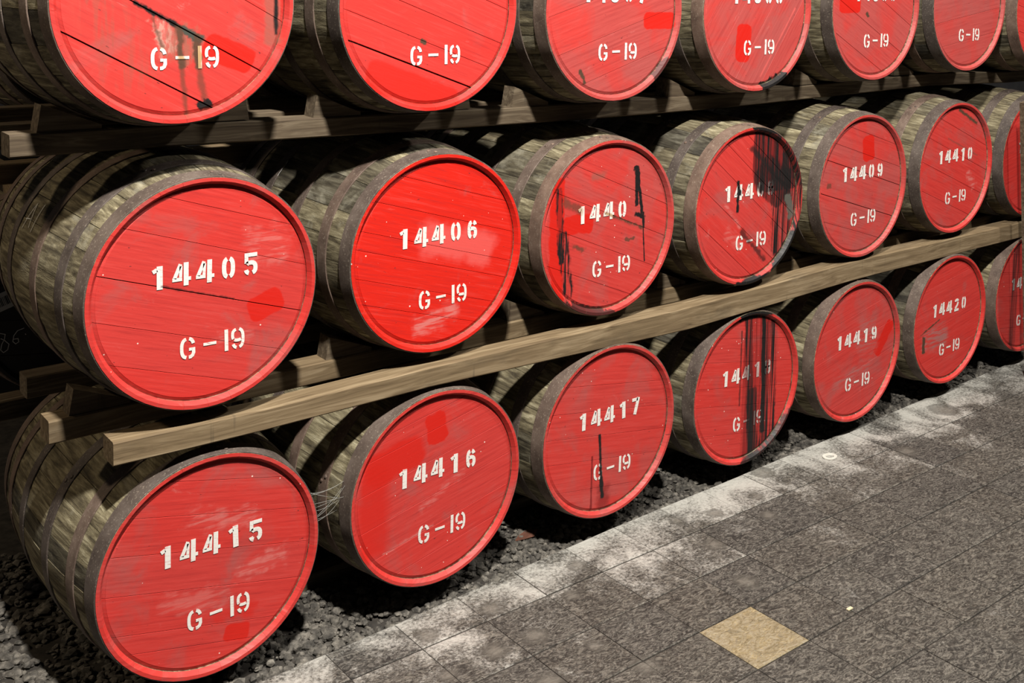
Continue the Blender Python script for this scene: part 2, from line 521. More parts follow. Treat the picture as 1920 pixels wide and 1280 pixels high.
# gravel bed behind the kerb
def gravel_mat():
    m, nt, b = new_mat('grey_gravel')
    n = noise(nt, objcoord(nt), 38, 4, 0.6)
    n2 = noise(nt, objcoord(nt), 300, 2)
    c = ramp(nt, n, [(0.30, (0.022, 0.020, 0.017)), (0.5, (0.085, 0.077, 0.066)), (0.70, (0.22, 0.20, 0.17))])
    c = mix(nt, maprange(nt, n2, 0.5, 0.7, 0, 0.4), c, (0.05, 0.045, 0.04))
    setin(nt, b, 'Base Color', c)
    b.inputs['Roughness'].default_value = 0.85
    return m
GRAVEL = gravel_mat()
def soil_mat():
    m, nt, b = new_mat('dark_soil')
    n = noise(nt, objcoord(nt), 30, 4)
    setin(nt, b, 'Base Color', ramp(nt, n, [(0.3, (0.015, 0.013, 0.011)), (0.7, (0.05, 0.043, 0.036))]))
    b.inputs['Roughness'].default_value = 0.95
    return m
SOIL = soil_mat()
gv, gf = [], []
gx = [-6.0, -3.0] + [-1.5 + 0.35 * i for i in range(31)] + [12.0, 24.0]
for x in gx:
    k = kerb(x) - 0.002
    for y, z in ((k, -0.030), (k + 0.15, -0.022), (0.5, -0.022), (1.2, -0.04), (2.6, -0.05)):
        gv.append((x, y, z + random.uniform(-.004, .004)))
for i in range(len(gx) - 1):
    for j in range(4):
        a = i * 5 + j
        gf.append((a, a + 5, a + 6, a + 1))
tag(mesh_obj('gravel_bed', gv, gf, [SOIL]), 'dark earth bed under the casks', None, None, 'structure')

ICO = []
t_ = (1 + 5 ** 0.5) / 2
for a, b_ in ((-1, t_), (1, t_), (-1, -t_), (1, -t_)):
    ICO.append(Vector((a, b_, 0)).normalized())
for a, b_ in ((-1, t_), (1, t_), (-1, -t_), (1, -t_)):
    ICO.append(Vector((0, a, b_)).normalized())
for a, b_ in ((-1, t_), (1, t_), (-1, -t_), (1, -t_)):
    ICO.append(Vector((b_, 0, a)).normalized())
ICOF = [(0, 11, 5), (0, 5, 1), (0, 1, 7), (0, 7, 10), (0, 10, 11), (1, 5, 9), (5, 11, 4), (11, 10, 2), (10, 7, 6), (7, 1, 8),
        (3, 9, 4), (3, 4, 2), (3, 2, 6), (3, 6, 8), (3, 8, 9), (4, 9, 5), (2, 4, 11), (6, 2, 10), (8, 6, 7), (9, 8, 1)]
sv, sf = [], []
def stone(x, y, z, s):
    base = len(sv)
    rx = random.uniform(0, PI)
    sx, sy, sz = s * random.uniform(.8, 1.3), s * random.uniform(.7, 1.1), s * random.uniform(.5, .8)
    c, q = math.cos(rx), math.sin(rx)
    for p in ICO:
        k = random.uniform(.82, 1.12)
        a, b_ = p.x * sx * k, p.y * sy * k
        sv.append((x + a * c - b_ * q, y + a * q + b_ * c, z + p.z * sz * k))
    sf.extend([(i + base, j + base, k + base) for i, j, k in ICOF])
rg = random.Random(3)
for i in range(9500):
    x = rg.uniform(0.45, 6.6)
    k = kerb(x)
    y = k + 0.012 + abs(rg.gauss(0, 0.26))
    if y > 1.0 or (x > 2.6 and y > 0.7) or 0.335 < y < 0.425 or 0.555 < y < 0.655:
        continue
    s = rg.choice((.005, .007, .009, .010, .012, .014, .018)) * (1.5 if rg.random() < .05 else 1)
    stone(x, y, (-0.028 if y < k + .08 else -0.019) + rg.uniform(-.004, .009), s)
for i in range(1500):     # rubble at the open left end
    x, y = rg.uniform(.40, 1.05), rg.uniform(.05, 1.15)
    stone(x, y, -0.026 + rg.uniform(-.004, .014), rg.choice((.008, .011, .014, .02)))
for i in range(700):      # small heaps lying against the kerb between the first casks
    cx_, cy_, hh = rg.choice(((1.50, .16, .03), (1.48, .08, .02), (2.28, .10, .026), (2.22, .07, .02), (2.35, .16, .02)))
    dx, dy = rg.gauss(0, .07), rg.gauss(0, .05)
    y = max(kerb(cx_ + dx) + 0.014, cy_ + dy)
    h = hh * math.exp(-(dx * dx + dy * dy) / .008)
    stone(cx_ + dx, y, -0.034 + h * rg.uniform(.3, 1), rg.choice((.007, .009, .011, .013)))
gs = mesh_obj('gravel', sv, sf, [GRAVEL])
tag(gs, 'loose grey gravel lying under the casks behind the paving', 'gravel', None, 'stuff')

# dark wall far behind the racks
def wall_mat():
    m, nt, b = new_mat('dark_plaster')
    n = noise(nt, objcoord(nt), 5, 5)
    setin(nt, b, 'Base Color', ramp(nt, n, [(0.3, (0.012, 0.012, 0.015)), (0.7, (0.03, 0.028, 0.028))]))
    b.inputs['Roughness'].default_value = 0.95
    return m
WALL = wall_mat()
def box_verts(x0, x1, y0, y1, z0, z1):
    return [(x0, y0, z0), (x1, y0, z0), (x1, y1, z0), (x0, y1, z0), (x0, y0, z1), (x1, y0, z1), (x1, y1, z1), (x0, y1, z1)]
BOXF = [(0, 3, 2, 1), (4, 5, 6, 7), (0, 1, 5, 4), (1, 2, 6, 5), (2, 3, 7, 6), (3, 0, 4, 7)]
tag(mesh_obj('wall_back', box_verts(-6, 24, 2.6, 2.7, -0.12, 5.0), BOXF, [WALL]), 'dark wall behind the cask racks', None, None, 'structure')

# ------------------------------------------------------------------ casks
STATIONS = [0.0, 0.0065, 0.013, 0.055, 0.12, 0.20, 0.29, 0.36, 0.425, 0.49, 0.56, 0.65, 0.73, 0.795, 0.837, 0.8435, 0.85]
def inner(y):
    e = min(y, L_CASK - y)
    if e <= 0.013:
        return 0.2905 - (0.2905 - 0.2815) * e / 0.013
    return min(rad(y) - 0.022, 0.2815 + (e - 0.013) * 0.6)
def stave_mesh(a0, a1, seed):
    rg_ = random.Random(seed)
    na = 3
    dr = rg_.uniform(-0.0010, 0.0010)
    ve, fa, fm = [], [], []
    m = na + 1
    for y in STATIONS:
        gap = 0.0002 if y < 0.02 else 0.0008
        ch = 0.0 if y < 0.02 else 0.0013
        ro, ri = rad(y) + (dr if 0.04 < y < 0.81 else 0), inner(y)
        # outer arc with a tiny chamfer at both edges, then the inner arc
        for i in range(m):
            t = i / na
            a = a0 + gap / ro + (a1 - a0 - 2 * gap / ro) * t
            q = ro - (ch if i in (0, na) else 0)
            ve.append((q * math.cos(a), y, q * math.sin(a)))
        for i in range(m):
            t = 1 - i / na
            a = a0 + gap / ri + (a1 - a0 - 2 * gap / ri) * t
            ve.append((ri * math.cos(a), y, ri * math.sin(a)))
    n = 2 * m
    for k in range(len(STATIONS) - 1):
        for i in range(n):
            j = (i + 1) % n
            fa.append((k * n + i, (k + 1) * n + i, (k + 1) * n + j, k * n + j))
            fm.append(1 if (m <= i < n - 1 and STATIONS[k + 1] <= 0.0131) else 0)
    fa.append(tuple(range(n))); fm.append(1)
    e = (len(STATIONS) - 1) * n
    fa.append(tuple(e + i for i in reversed(range(n)))); fm.append(0)
    me = bpy.data.meshes.new('stave')
    me.from_pydata(ve, [], fa)
    me.materials.append(STAVE); me.materials.append(STAVE)
    me.polygons.foreach_set('material_index', fm)
    me.polygons.foreach_set('use_smooth', [True] * len(fa))
    me.set_sharp_from_angle(angle=math.radians(30))
    me.update()
    return me
LAYOUTS = []
for k in range(3):
    rg_ = random.Random(40 + k)
    wd = [rg_.uniform(0.7, 1.35) for _ in range(24)]
    s_ = sum(wd)
    ang, acc = [0.0], 0.0
    for x in wd:
        acc += x / s_ * 2 * PI
        ang.append(acc)
    LAYOUTS.append([stave_mesh(ang[i], ang[i + 1], k * 100 + i) for i in range(24)])

def hoop_mesh(y0, y1):
    ve, fa = [], []
    n = 72
    prof = [(y0, -0.0005), (y0, 0.0022), (y0 + 0.001, 0.0030), (0.5 * (y0 + y1), 0.0030), (y1 - 0.001, 0.0030), (y1, 0.0022), (y1, -0.0005)]
    m = len(prof)
    for i in range(n):
        a = 2 * PI * i / n
        for y, o in prof:
            q = rad(y) + o
            ve.append((q * math.cos(a), y, q * math.sin(a)))
    for i in range(n):
        j = (i + 1) % n
        for k in range(m - 1):
            fa.append((i * m + k, i * m + k + 1, j * m + k + 1, j * m + k))
    me = bpy.data.meshes.new('hoop')
    me.from_pydata(ve, [], fa)
    me.materials.append(HOOP)
    me.polygons.foreach_set('use_smooth', [True] * len(fa))
    me.set_sharp_from_angle(angle=math.radians(30))
    return me
HOOPS_Y = [(0.002, 0.054), (0.118, 0.162), (0.292, 0.336)]
HOOPS_Y += [(L_CASK - b, L_CASK - a) for a, b in reversed(HOOPS_Y)]
HOOP_ME = [hoop_mesh(a, b) for a, b in HOOPS_Y]
def rivet_mesh():
    ve, fa = [], []
    for k, (rr, z) in enumerate(((0.006, 0.0), (0.0055, 0.0018), (0.003, 0.0032))):
        for i in range(8):
            a = PI / 4 * i
            ve.append((rr * math.cos(a), rr * math.sin(a), z))
    for k in range(2):
        for i in range(8):
            j = (i + 1) % 8
            fa.append((k * 8 + i, k * 8 + j, k * 8 + 8 + j, k * 8 + 8 + i))
    fa.append(tuple(range(16, 24)))
    me = bpy.data.meshes.new('rivet')
    me.from_pydata(ve, [], fa)
    me.materials.append(HOOP)
    return me
RIVET = rivet_mesh()

def board(name, o0, o1, deg, mat, parent, cz, R=0.2826, g0=0.0, g1=0.0):
    """one board of a cask head between two parallel joints, bevelled where it enters the groove"""
    def ring(Rr, inset, y):
        lo, hi = max(o0 + inset + g0, -Rr * 0.9995), min(o1 - inset - g1, Rr * 0.9995)
        a0, a1 = math.asin(lo / Rr), math.asin(hi / Rr)
        n = 9
        pts = [(Rr * math.cos(a0 + (a1 - a0) * i / n), Rr * math.sin(a0 + (a1 - a0) * i / n)) for i in range(n + 1)]
        pts += [(-x, y_) for x, y_ in reversed(pts)]
        c, s = math.cos(math.radians(deg)), math.sin(math.radians(deg))
        return [(x * c - z * s, y, x * s + z * c + cz) for x, z in pts]
    rings = [ring(R - 0.011, 0.0010, 0.0), ring(R - 0.010, 0.0006, 0.0008), ring(R, 0.0005, 0.0050), ring(R, 0.0005, 0.020)]
    n = len(rings[0])
    ve = [p for q in rings for p in q]
    fa = [tuple(range(n))]
    for k in range(3):
        for i in range(n):
            j = (i + 1) % n
            fa.append((k * n + i, (k + 1) * n + i, (k + 1) * n + j, k * n + j))
    ve = [(x, -L_CASK / 2 + REC + y, z) for x, y, z in ve]
    return mesh_obj(name, ve, fa, [mat], parent)

# ---- stencil lettering: strokes of each sign in a box of height 1
def sup(cx_, cy_, a, b_, t0, t1, n=12, e=2.6):
    out = []
    for i in range(n + 1):
        t = math.radians(t0 + (t1 - t0) * i / n)
        c, s = math.cos(t), math.sin(t)
        out.append((cx_ + a * math.copysign(abs(c) ** (2 / e), c), cy_ + b_ * math.copysign(abs(s) ** (2 / e), s)))
    return out
B_ = 0.19
GL = {
    '0': [(B_, sup(0, 0, .20, .40, 102, 258)), (B_, sup(0, 0, .20, .40, -78, 78))],
    '1': [(.25, [(.07, -.5), (.07, .5)]), (.17, [(-.22, .27), (-.04, .36)])],
    '2': [(B_, sup(0, .19, .20, .21, 165, 20)), (B_, [(.20, .20), (.10, -.02), (-.19, -.30)]), (B_, [(-.30, -.41), (.30, -.41)])],
    '3': [(B_, sup(-.02, .20, .20, .20, 160, -70)), (B_, sup(-.02, -.19, .21, .21, 70, -160))],
    '4': [(.16, [(-.33, -.16), (-.07, .45)]), (.15, [(-.42, -.21), (.00, -.21)]), (.13, [(-.07, -.14), (-.05, .36)]), (.21, [(.17, -.5), (.17, .5)]), (.15, [(.275, -.21), (.385, -.21)])],
    '5': [(.17, [(-.12, .415), (.30, .415)]), (.17, [(-.20, .5), (-.20, .04)]), (B_, sup(.0, -.17, .22, .235, 140, -72)), (B_, sup(.0, -.17, .22, .235, -108, -165))],
    '6': [(B_, sup(0, 0, .20, .40, 100, 256)), (B_, sup(0, 0, .20, .40, 78, 30, 6)), (B_, sup(0, -.17, .20, .23, -76, 120))],
    '7': [(.19, [(-.29, .405), (.16, .405)]), (.23, [(.21, .5), (-.06, -.5)])],
    '8': [(B_, sup(0, .21, .18, .20, 104, 256)), (B_, sup(0, .21, .18, .20, -76, 76)), (B_, sup(0, -.19, .20, .22, 104, 256)), (B_, sup(0, -.19, .20, .22, -76, 76))],
    '9': [(B_, sup(0, 0, .20, .40, -80, 76)), (B_, sup(0, 0, .20, .40, -104, -150, 6)), (B_, sup(0, .17, .20, .23, 104, 300))],
    'G': [(.15, sup(0, 0, .27, .425, 99, 261)), (.15, sup(0, 0, .27, .425, 80, 20, 7)), (.13, [(.06, -.07), (.20, -.07)]), (.15, [(.265, -.01), (.27, -.24), (.22, -.36), (.13, -.42), (.045, -.425)])],
    '-': [(.13, [(-.30, 0.02), (.30, 0.02)])],
    'I': [(.17, [(0, -.5), (0, .5)])],
    'g': [(.14, sup(0, 0, .25, .43, -80, 78)), (.14, sup(0, 0, .25, .43, -102, -150, 6)), (.14, sup(0, .17, .25, .26, 104, 215, 10)), (.14, sup(0, .17, .25, .26, 235, 300, 6))],
}
def ribbon(pts, th, ve, fa, y, fx):
    n = len(pts)
    b0 = len(ve)
    for i in range(n):
        p = Vector(pts[i])
        d0 = (p - Vector(pts[i - 1])).normalized() if i > 0 else None
        d1 = (Vector(pts[i + 1]) - p).normalized() if i < n - 1 else None
        d = (d0 + d1).normalized() if d0 and d1 else (d0 or d1)
        nn = Vector((-d.y, d.x))
        k = 1.0 / max(0.5, nn.dot(Vector((-d0.y, d0.x)))) if d0 and d1 else 1.0
        for s in (-.5, .5):
            q = p + nn * (s * th * k)
            X, Z = fx(q.x, q.y)
            ve.append((X, y, Z))
            ve.append((X, y + 0.0007, Z))
    for i in range(n - 1):
        a = b0 + 4 * i
        fa.append((a, a + 4, a + 6, a + 2))
        fa.append((a, a + 1, a + 5, a + 4))
        fa.append((a + 2, a + 6, a + 7, a + 3))
    fa.append((b0, b0 + 2, b0 + 3, b0 + 1))
    e = b0 + 4 * (n - 1)
    fa.append((e, e + 1, e + 3, e + 2))

def lettering(name, parent, chars, cz, mat, wob):
    """chars: list of (glyph, u, v, height); every sign is a part of its own"""
    y = -L_CASK / 2 + REC - 0.0016
    for g, cu, cv, h in chars:
        ve, fa = [], []
        tl = random.Random(hash_(parent.name + g + str(round(cu, 2)))).uniform(-wob, wob)
        c, s = math.cos(tl), math.sin(tl)
        fx = lambda px, py: (cu + h * (px * c - py * s), cz + cv + h * (px * s + py * c))
        for th, pts in GL[g]:
            ribbon(pts, th, ve, fa, y, fx)
        o = mesh_obj(name, ve, fa, [mat], parent)
        o['label'] = 'white stencilled ' + {'g': '9', 'I': '1', '-': 'dash'}.get(g, g)
def hash_(s):
    return sum((i + 1) * ord(c) for i, c in enumerate(s)) % 100003

def S(c, h, col, **kw):
    return dict(c=c, h=h, col=col, **kw)

# place (x, y, z of the head centre), number, seam angle, joint offsets, dullness, flecks, marks and label of every red cask
G4 = [(-.05, -.137), (.083, -.137)]
CASKS = {
 'T1': dict(open={-.192: .0012, -.051: .0010}, p=(1.0597, -.0143, 1.8389), num=None, seam=-29, off=[-.192, -.051, .09, .19], dull=.25, fl=0,
    st=[S((-.16, -.07), (.05, .14), (.30, .07, .05), rot=20, soft=.05, wob=.03, ws=9, st=(38, 4), sa=.9, k=.55),
        S((-.035, -.085), (.022, .045), (.50, .27, .22), rot=20, soft=.010, wob=.03, ws=40, st=(60, 30), sa=.7, k=.8), S((.015, -.105), (.045, .045), (.28, .10, .07), rot=-10, soft=.012, wob=.035, ws=34, st=(70, 8), sa=.6, k=.8),
        S((-.032, -.040), (.085, .0055), BLACK, rot=-29, soft=.004, wob=.010, ws=40), S((.035, -.080), (.030, .010), OLIVE, rot=-29, soft=.006, wob=.016, ws=50),
        S((.006, -.11), (.008, .055), BROWN, rot=3, soft=.005, wob=.010, ws=34, k=.9), S((.012, -.20), (.0055, .09), BROWN, rot=6, soft=.005, wob=.006, ws=30, k=.65),
        S((.049, -.12), (.009, .045), BROWN, rot=2, soft=.004, wob=.010, ws=34, k=.95), S((.058, -.20), (.008, .075), BROWN, rot=10, soft=.006, wob=.008, ws=30, k=.65), S((-.050, -.075), (.005, .038), BROWN, rot=17, soft=.004, wob=.010, ws=50, k=.75),
        S((.130, -.130), (.070, .034), PATCH, rot=-22, wob=.005), S((.066, -.258), (.018, .012), BLACK, soft=.006, wob=.020, ws=60),
        S((.248, .01), (.022, .12), (.30, .08, .06), soft=.006, wob=.012, ws=30, k=.8), S((.258, .015), (.005, .10), BLACK, soft=.004, wob=.005, ws=30)],
    label='red-headed cask with brown drips through its G 9 stencil, first in the top row'),
 'T2': dict(open={-.175: .0016}, p=(1.8033, .0021, 1.8254), num=None, seam=-20, off=[-.175, -.098, -.015, .09, .19], dull=.10, fl=0,
    st=[S((-.023, -.098), (.011, .007), BROWN, rot=-20, wob=.006, ws=60), S((-.06, -.235), (.16, .045), PATCH, rot=-20, soft=.006, k=.8)],
    label='red-headed cask with a diagonal open joint under G-19, second in the top row'),
 'T3': dict(p=(2.5183, 0, 1.8183), num='14397', seam=17, off=[-.193, -.07, .06, .18], dull=.75, fl=0,
    st=[S((.207, -.035), (.074, .029), PATCH, wob=.004), S((-.132, -.217), (.007, .026), BROWN, rot=25, wob=.008, ws=50),
        S((.215, -.200), (.045, .016), BLACK, rot=45, wob=.02, ws=40, k=.8)],
    label='red-headed cask with a bright red paint dab at right, third in the top row'),
 'T4': dict(p=(3.2295, -.0006, 1.8177), num='14398', seam=54, off=[-.19, -.06, .07, .18], dull=.75, fl=0,
    st=[S((-.070, -.120), (.040, .070), PATCH, rot=-3, wob=.004), S((.125, -.12), (.16, .003), (.58, .10, .09), rot=54, soft=.004, wob=.003), S((.10, -.275), (.075, .022), BLACK, rot=15, wob=.018, ws=40)],
    label='red-headed cask with an upright bright paint dab left of G-19, fourth in the top row'),
 'T5': dict(p=(3.9676, .0016, 1.83), num='14399', seam=-27, off=[-.207, -.08, .05, .17], dull=.85, fl=0,
    st=[S((-.17, .01), (.070, .032), PATCH, wob=.005), S((-.05, -.03), (.008, .014), BROWN, rot=40, wob=.006, ws=60)],
    label='dull red-headed cask marked G-19, fifth in the top row'),
 'T6': dict(p=(4.6794, .0009, 1.8442), num='14400', seam=8, off=[-.16, -.05, .07, .17], dull=1.0, fl=0, st=[],
    label='dull red-headed cask marked G-19, sixth in the top row'),
 'T7': dict(p=(5.3879, 0, 1.8291), num='14401', seam=-12, off=[-.16, -.04, .08, .18], dull=.2, fl=0, st=[],
    label='red-headed cask cut by the right edge of the photo in the top row'),
 'M1': dict(open={-.006: .0006}, p=(1.126, -.0118, 1.0947), num='14405', seam=-18.5, off=[-.213, -.116, -.006, .118, .215], dull=.22, fl=.04,
    st=[S((.163, -.060), (.050, .034), PATCH, rot=20, wob=.004), S((-.02, .002), (.10, .0025), BLACK, rot=-18.5, wob=.005, ws=40, k=.8),
        S((.17, .10), (.05, .045), PALE, soft=.03, wob=.05, ws=22, k=.45), S((.08, -.13), (.05, .012), PALE, soft=.012, wob=.02, ws=40, k=.35)],
    label='large red-headed cask stencilled 14405, first in the middle row'),
 'M2': dict(p=(1.8522, .0196, 1.0895), num='14406', seam=-17, off=[-.188, -.118, -.037, .017, .108, .197], dull=.0, fl=.16, base=FRESH,
    st=[S((-.01, -.205), (.075, .026), PALE, rot=15, soft=.02, wob=.035, ws=20, k=.75), S((.07, .015), (.14, .05), (.66, .11, .10), rot=-17, soft=.02, wob=.03, ws=14, k=.65)],
    label='bright red-headed cask stencilled 14406, second in the middle row'),
 'M3': dict(p=(2.5299, .0148, 1.0822), num='1440', seam=-22.5, off=[-.19, -.07, .043, .15], dull=.55, fl=.20,
    st=[S((-.225, -.02), (.030, .21), PATCH, soft=.004, wob=.01), S((-.135, .025), (.068, .032), PATCH, wob=.012, ws=18),
        S((-.212, .03), (.013, .13), BLACK, rot=4, soft=.004, wob=.012, ws=28, st=(90, 6), sa=.6), S((-.185, -.11), (.020, .12), BLACK, rot=8, soft=.005, wob=.012, ws=30, st=(110, 7), sa=.85),
        S((-.16, .09), (.05, .012), BROWN, rot=-25, soft=.01, wob=.02, ws=40, k=.7), S((-.13, -.055), (.03, .006), BROWN, rot=-22, soft=.006, wob=.012, ws=50, k=.8),
        S((.07, .015), (.10, .004), BROWN, rot=-22.5, soft=.004, wob=.01, ws=50, k=.9), S((-.05, .18), (.03, .012), (.22, .09, .07), soft=.01, wob=.01, k=.6),
        S((.122, .192), (.012, .009), BLACK, soft=.003, wob=.008, ws=60), S((.1265, .125), (.0075, .068), BLACK, rot=2, soft=.002, wob=.005, ws=50),
        S((.141, .11), (.0065, .082), BLACK, rot=10, soft=.002, wob=.005, ws=50), S((.130, .16), (.011, .03), BLACK, rot=4, soft=.003, wob=.006, ws=60), S((.145, .022), (.026, .007), BLACK, rot=-20, soft=.004, wob=.010, ws=50),
        S((.166, -.06), (.0028, .085), BLACK, rot=5, soft=.0015, wob=.003, ws=40), S((.163, .005), (.005, .03), BLACK, rot=5, soft=.002, wob=.005, ws=40), S((.10, -.055), (.02, .006), BROWN, wob=.012, ws=50, k=.8),
        S((-.09, -.275), (.14, .018), BLACK, rot=-16, soft=.004, wob=.022, ws=40, k=.85)],
    label='weathered red-headed cask whose last digit after 1440 is hidden by a black drip'),
 'M4': dict(p=(3.2254, -.0014, 1.0802), num='14408', seam=-38, off=[-.199, -.087, .03, .112, .20], dull=.35, fl=.06,
    st=[S((.175, .20), (.160, .12), DRED, soft=.004, wob=.003, k=.75), S((.14, .08), (.10, .08), DRED, rot=-38, soft=.006, wob=.006, k=.55),
        S((.175, .19), (.160, .15), BLACK, soft=.004, wob=.003, st=(120, 1.4), sa=.62), S((.13, .08), (.105, .075), BLACK, rot=-38, soft=.006, wob=.010, st=(140, 1.6), sa=.80),
        S((.225, -.05), (.090, .17), BLACK, soft=.010, wob=.02, st=(130, 1.6), sa=.85), S((.10, .14), (.13, .010), BLACK, rot=-40, soft=.008, wob=.014, ws=20, k=.8),
        S((.215, .08), (.020, .11), BLACK, rot=8, soft=.008, wob=.02, ws=20, k=.9), S((.238, -.03), (.018, .055), (.095, .095, .080), rot=15, soft=.006, wob=.022, ws=30, k=.9),
        S((.12, .287), (.13, .022), BLACK, rot=-12, soft=.004, wob=.012, ws=40), S((.225, -.205), (.15, .030), BLACK, rot=47, soft=.004, wob=.018, ws=30), S((.03, -.292), (.10, .014), BLACK, rot=4, soft=.004, wob=.012, ws=30),
        S((-.064, .04), (.007, .062), BLACK, soft=.003, wob=.008, ws=30), S((-.060, .055), (.012, .012), BLACK, wob=.006),
        S((-.09, -.03), (.07, .006), PALE, rot=-48, soft=.006, wob=.01, ws=30, k=.55), S((.03, -.16), (.10, .010), BLACK, rot=-43, soft=.006, wob=.014, ws=26, k=.75), S((-.08, -.12), (.06, .02), PALE, rot=-40, soft=.015, wob=.02, ws=30, k=.4)],
    label='red-headed cask 14408 with a broad black tarry stain down its right side'),
 'M5': dict(open={-.084: .0008, .054: .0006}, p=(3.9253, -.0068, 1.0859), num='14409', seam=-16.7, off=[-.19, -.084, .054, .13, .216], dull=.72, fl=.0,
    st=[S((.035, .155), (.040, .055), PATCH, rot=4, wob=.007), S((-.22, .02), (.014, .010), BROWN, wob=.01, ws=50, k=.7)],
    label='red-headed cask stencilled 14409, fifth in the middle row'),
 'M6': dict(p=(4.63, -.0064, 1.0983), num='14410', seam=-21, off=[-.17, -.05, .064, .17], dull=.40, fl=.0,
    st=[S((.09, .230), (.090, .007), BROWN, rot=-25, soft=.005, wob=.008, ws=40), S((.06, .09), (.14, .004), (.20, .05, .04), rot=-21, wob=.006, k=.6), S((.14, -.07), (.05, .018), PALE, rot=-45, soft=.015, wob=.03, ws=30, k=.6)],
    label='red-headed cask stencilled 14410, sixth in the middle row'),
 'M7': dict(p=(5.3444, 0, 1.0885), num='14411', seam=10, off=[-.17, -.05, .064, .17], dull=.1, fl=.0, st=[],
    label='red-headed cask behind the leaning post at the right end of the middle row'),
 'L1': dict(p=(1.1451, .0043, .35), num='14415', seam=-13, off=[-.216, -.165, -.062, .039, .135, .225], dull=.30, fl=.05,
    st=[S((.068, -.215), (.036, .024), PATCH, rot=-13, wob=.004), S((.03, .115), (.10, .02), PALE, rot=-13, soft=.02, wob=.04, ws=26, k=.5), S((.14, -.045), (.07, .02), PALE, rot=8, soft=.02, wob=.04, ws=30, k=.55),
        S((-.04, -.09), (.10, .025), PALE, rot=-10, soft=.02, wob=.04, ws=24, k=.35), S((.06, -.155), (.06, .02), PATCH, rot=-12, soft=.01, wob=.02, k=.6)],
    label='large red-headed cask stencilled 14415, first on the gravel'),
 'L2': dict(p=(1.8466, -.0012, .3674), num='14416', seam=12, off=[-.20, -.118, -.02, .09, .18, .235], dull=.32, fl=.14,
    st=[S((-.15, .12), (.10, .05), PATCH, rot=12, soft=.01, wob=.02, ws=14, k=.9), S((-.005, .185), (.036, .050), PATCH, rot=10, soft=.004, wob=.01), S((-.22, -.02), (.05, .14), PATCH, soft=.02, wob=.02, ws=12, k=.8),
        S((.02, -.015), (.09, .008), PALE, rot=28, soft=.012, wob=.02, ws=30, k=.5), S((-.10, -.138), (.09, .004), PALE, rot=13, soft=.004, wob=.006, k=.6)],
    label='red-headed cask stencilled 14416, second on the gravel'),
 'L3': dict(p=(2.5463, -.0005, .3699), num='14417', seam=-9, off=[-.20, -.10, -.016, .07, .16], dull=.45, fl=.10,
    st=[S((-.020, -.235), (.024, .045), DRED, soft=.015, wob=.02, ws=30, k=.7), S((-.036, -.11), (.0055, .105), BLACK, rot=4, soft=.003, wob=.004), S((-.028, -.20), (.008, .04), BLACK, rot=5, soft=.003, wob=.006, ws=40), S((-.075, -.17), (.004, .095), DRED, soft=.002, wob=.004, k=.9)],
    label='red-headed cask stencilled 14417 with a black drip across its G'),
 'L4': dict(p=(3.2633, .0103, .3591), num='14418', seam=-10, off=[-.182, -.07, .0, .099, .19], dull=.30, fl=.34,
    st=[S((.055, 0), (.075, .33), DRED, soft=.006, wob=.008, st=(70, 1.5), sa=.6, k=.8), S((.022, -.02), (.020, .33), BLACK, rot=4, soft=.004, wob=.006, ws=16, st=(110, 1.2), sa=.55), S((.045, -.16), (.028, .15), BLACK, rot=3, soft=.005, wob=.01, ws=16, st=(90, 1.5), sa=.45), S((.098, .06), (.012, .27), BLACK, rot=2, soft=.004, wob=.006, ws=16),
        S((.135, -.06), (.045, .30), BLACK, soft=.006, wob=.012, st=(120, 1.6), sa=.88), S((-.035, .08), (.004, .15), BLACK, soft=.002, wob=.005, ws=30, k=.7),
        S((.06, .287), (.12, .018), BLACK, soft=.004, wob=.014, ws=40), S((.20, -.225), (.13, .024), BLACK, rot=42, soft=.004, wob=.016, ws=30, k=.9), S((.05, -.29), (.08, .014), BLACK, rot=10, soft=.004, wob=.012, ws=30, k=.9)],
    label='red-headed cask on the gravel with wide black streaks over 14418'),
 'L5': dict(p=(3.9437, -.006, .3707), num='14419', seam=11, off=[-.19, -.084, .04, .16], dull=.42, fl=.03,
    st=[S((.195, .02), (.028, .085), PATCH, rot=-38, wob=.008), S((.07, .05), (.06, .07), GREY, soft=.05, wob=.04, ws=16, k=.45), S((-.02, -.10), (.13, .02), GREY, rot=11, soft=.03, wob=.04, ws=16, k=.45)],
    label='red-headed cask stencilled 14419, fifth on the gravel'),
 'L6': dict(p=(4.6497, -.0074, .383), num='14420', seam=8, off=[-.18, -.02, .10, .19], dull=.2, fl=.02,
    st=[S((-.11, -.07), (.10, .05), GREY, soft=.03, wob=.05, ws=16, k=.65), S((-.15, -.015), (.08, .003), BROWN, rot=18, wob=.006, ws=40), S((-.197, -.09), (.012, .040), BROWN, wob=.012, ws=40)],
    label='red-headed cask stencilled 14420, sixth on the gravel'),
 'L7': dict(p=(5.3626, .003, .3897), num='14421', seam=-8, off=[-.18, -.02, .10, .19], dull=.3, fl=.02,
    st=[S((-.105, 0), (.030, .34), BLACK, soft=.012, wob=.012, ws=12, st=(60, 1.5), sa=.5, k=.85)],
    label='red-headed cask with a dark vertical streak, cut by the right edge on the gravel'),
}

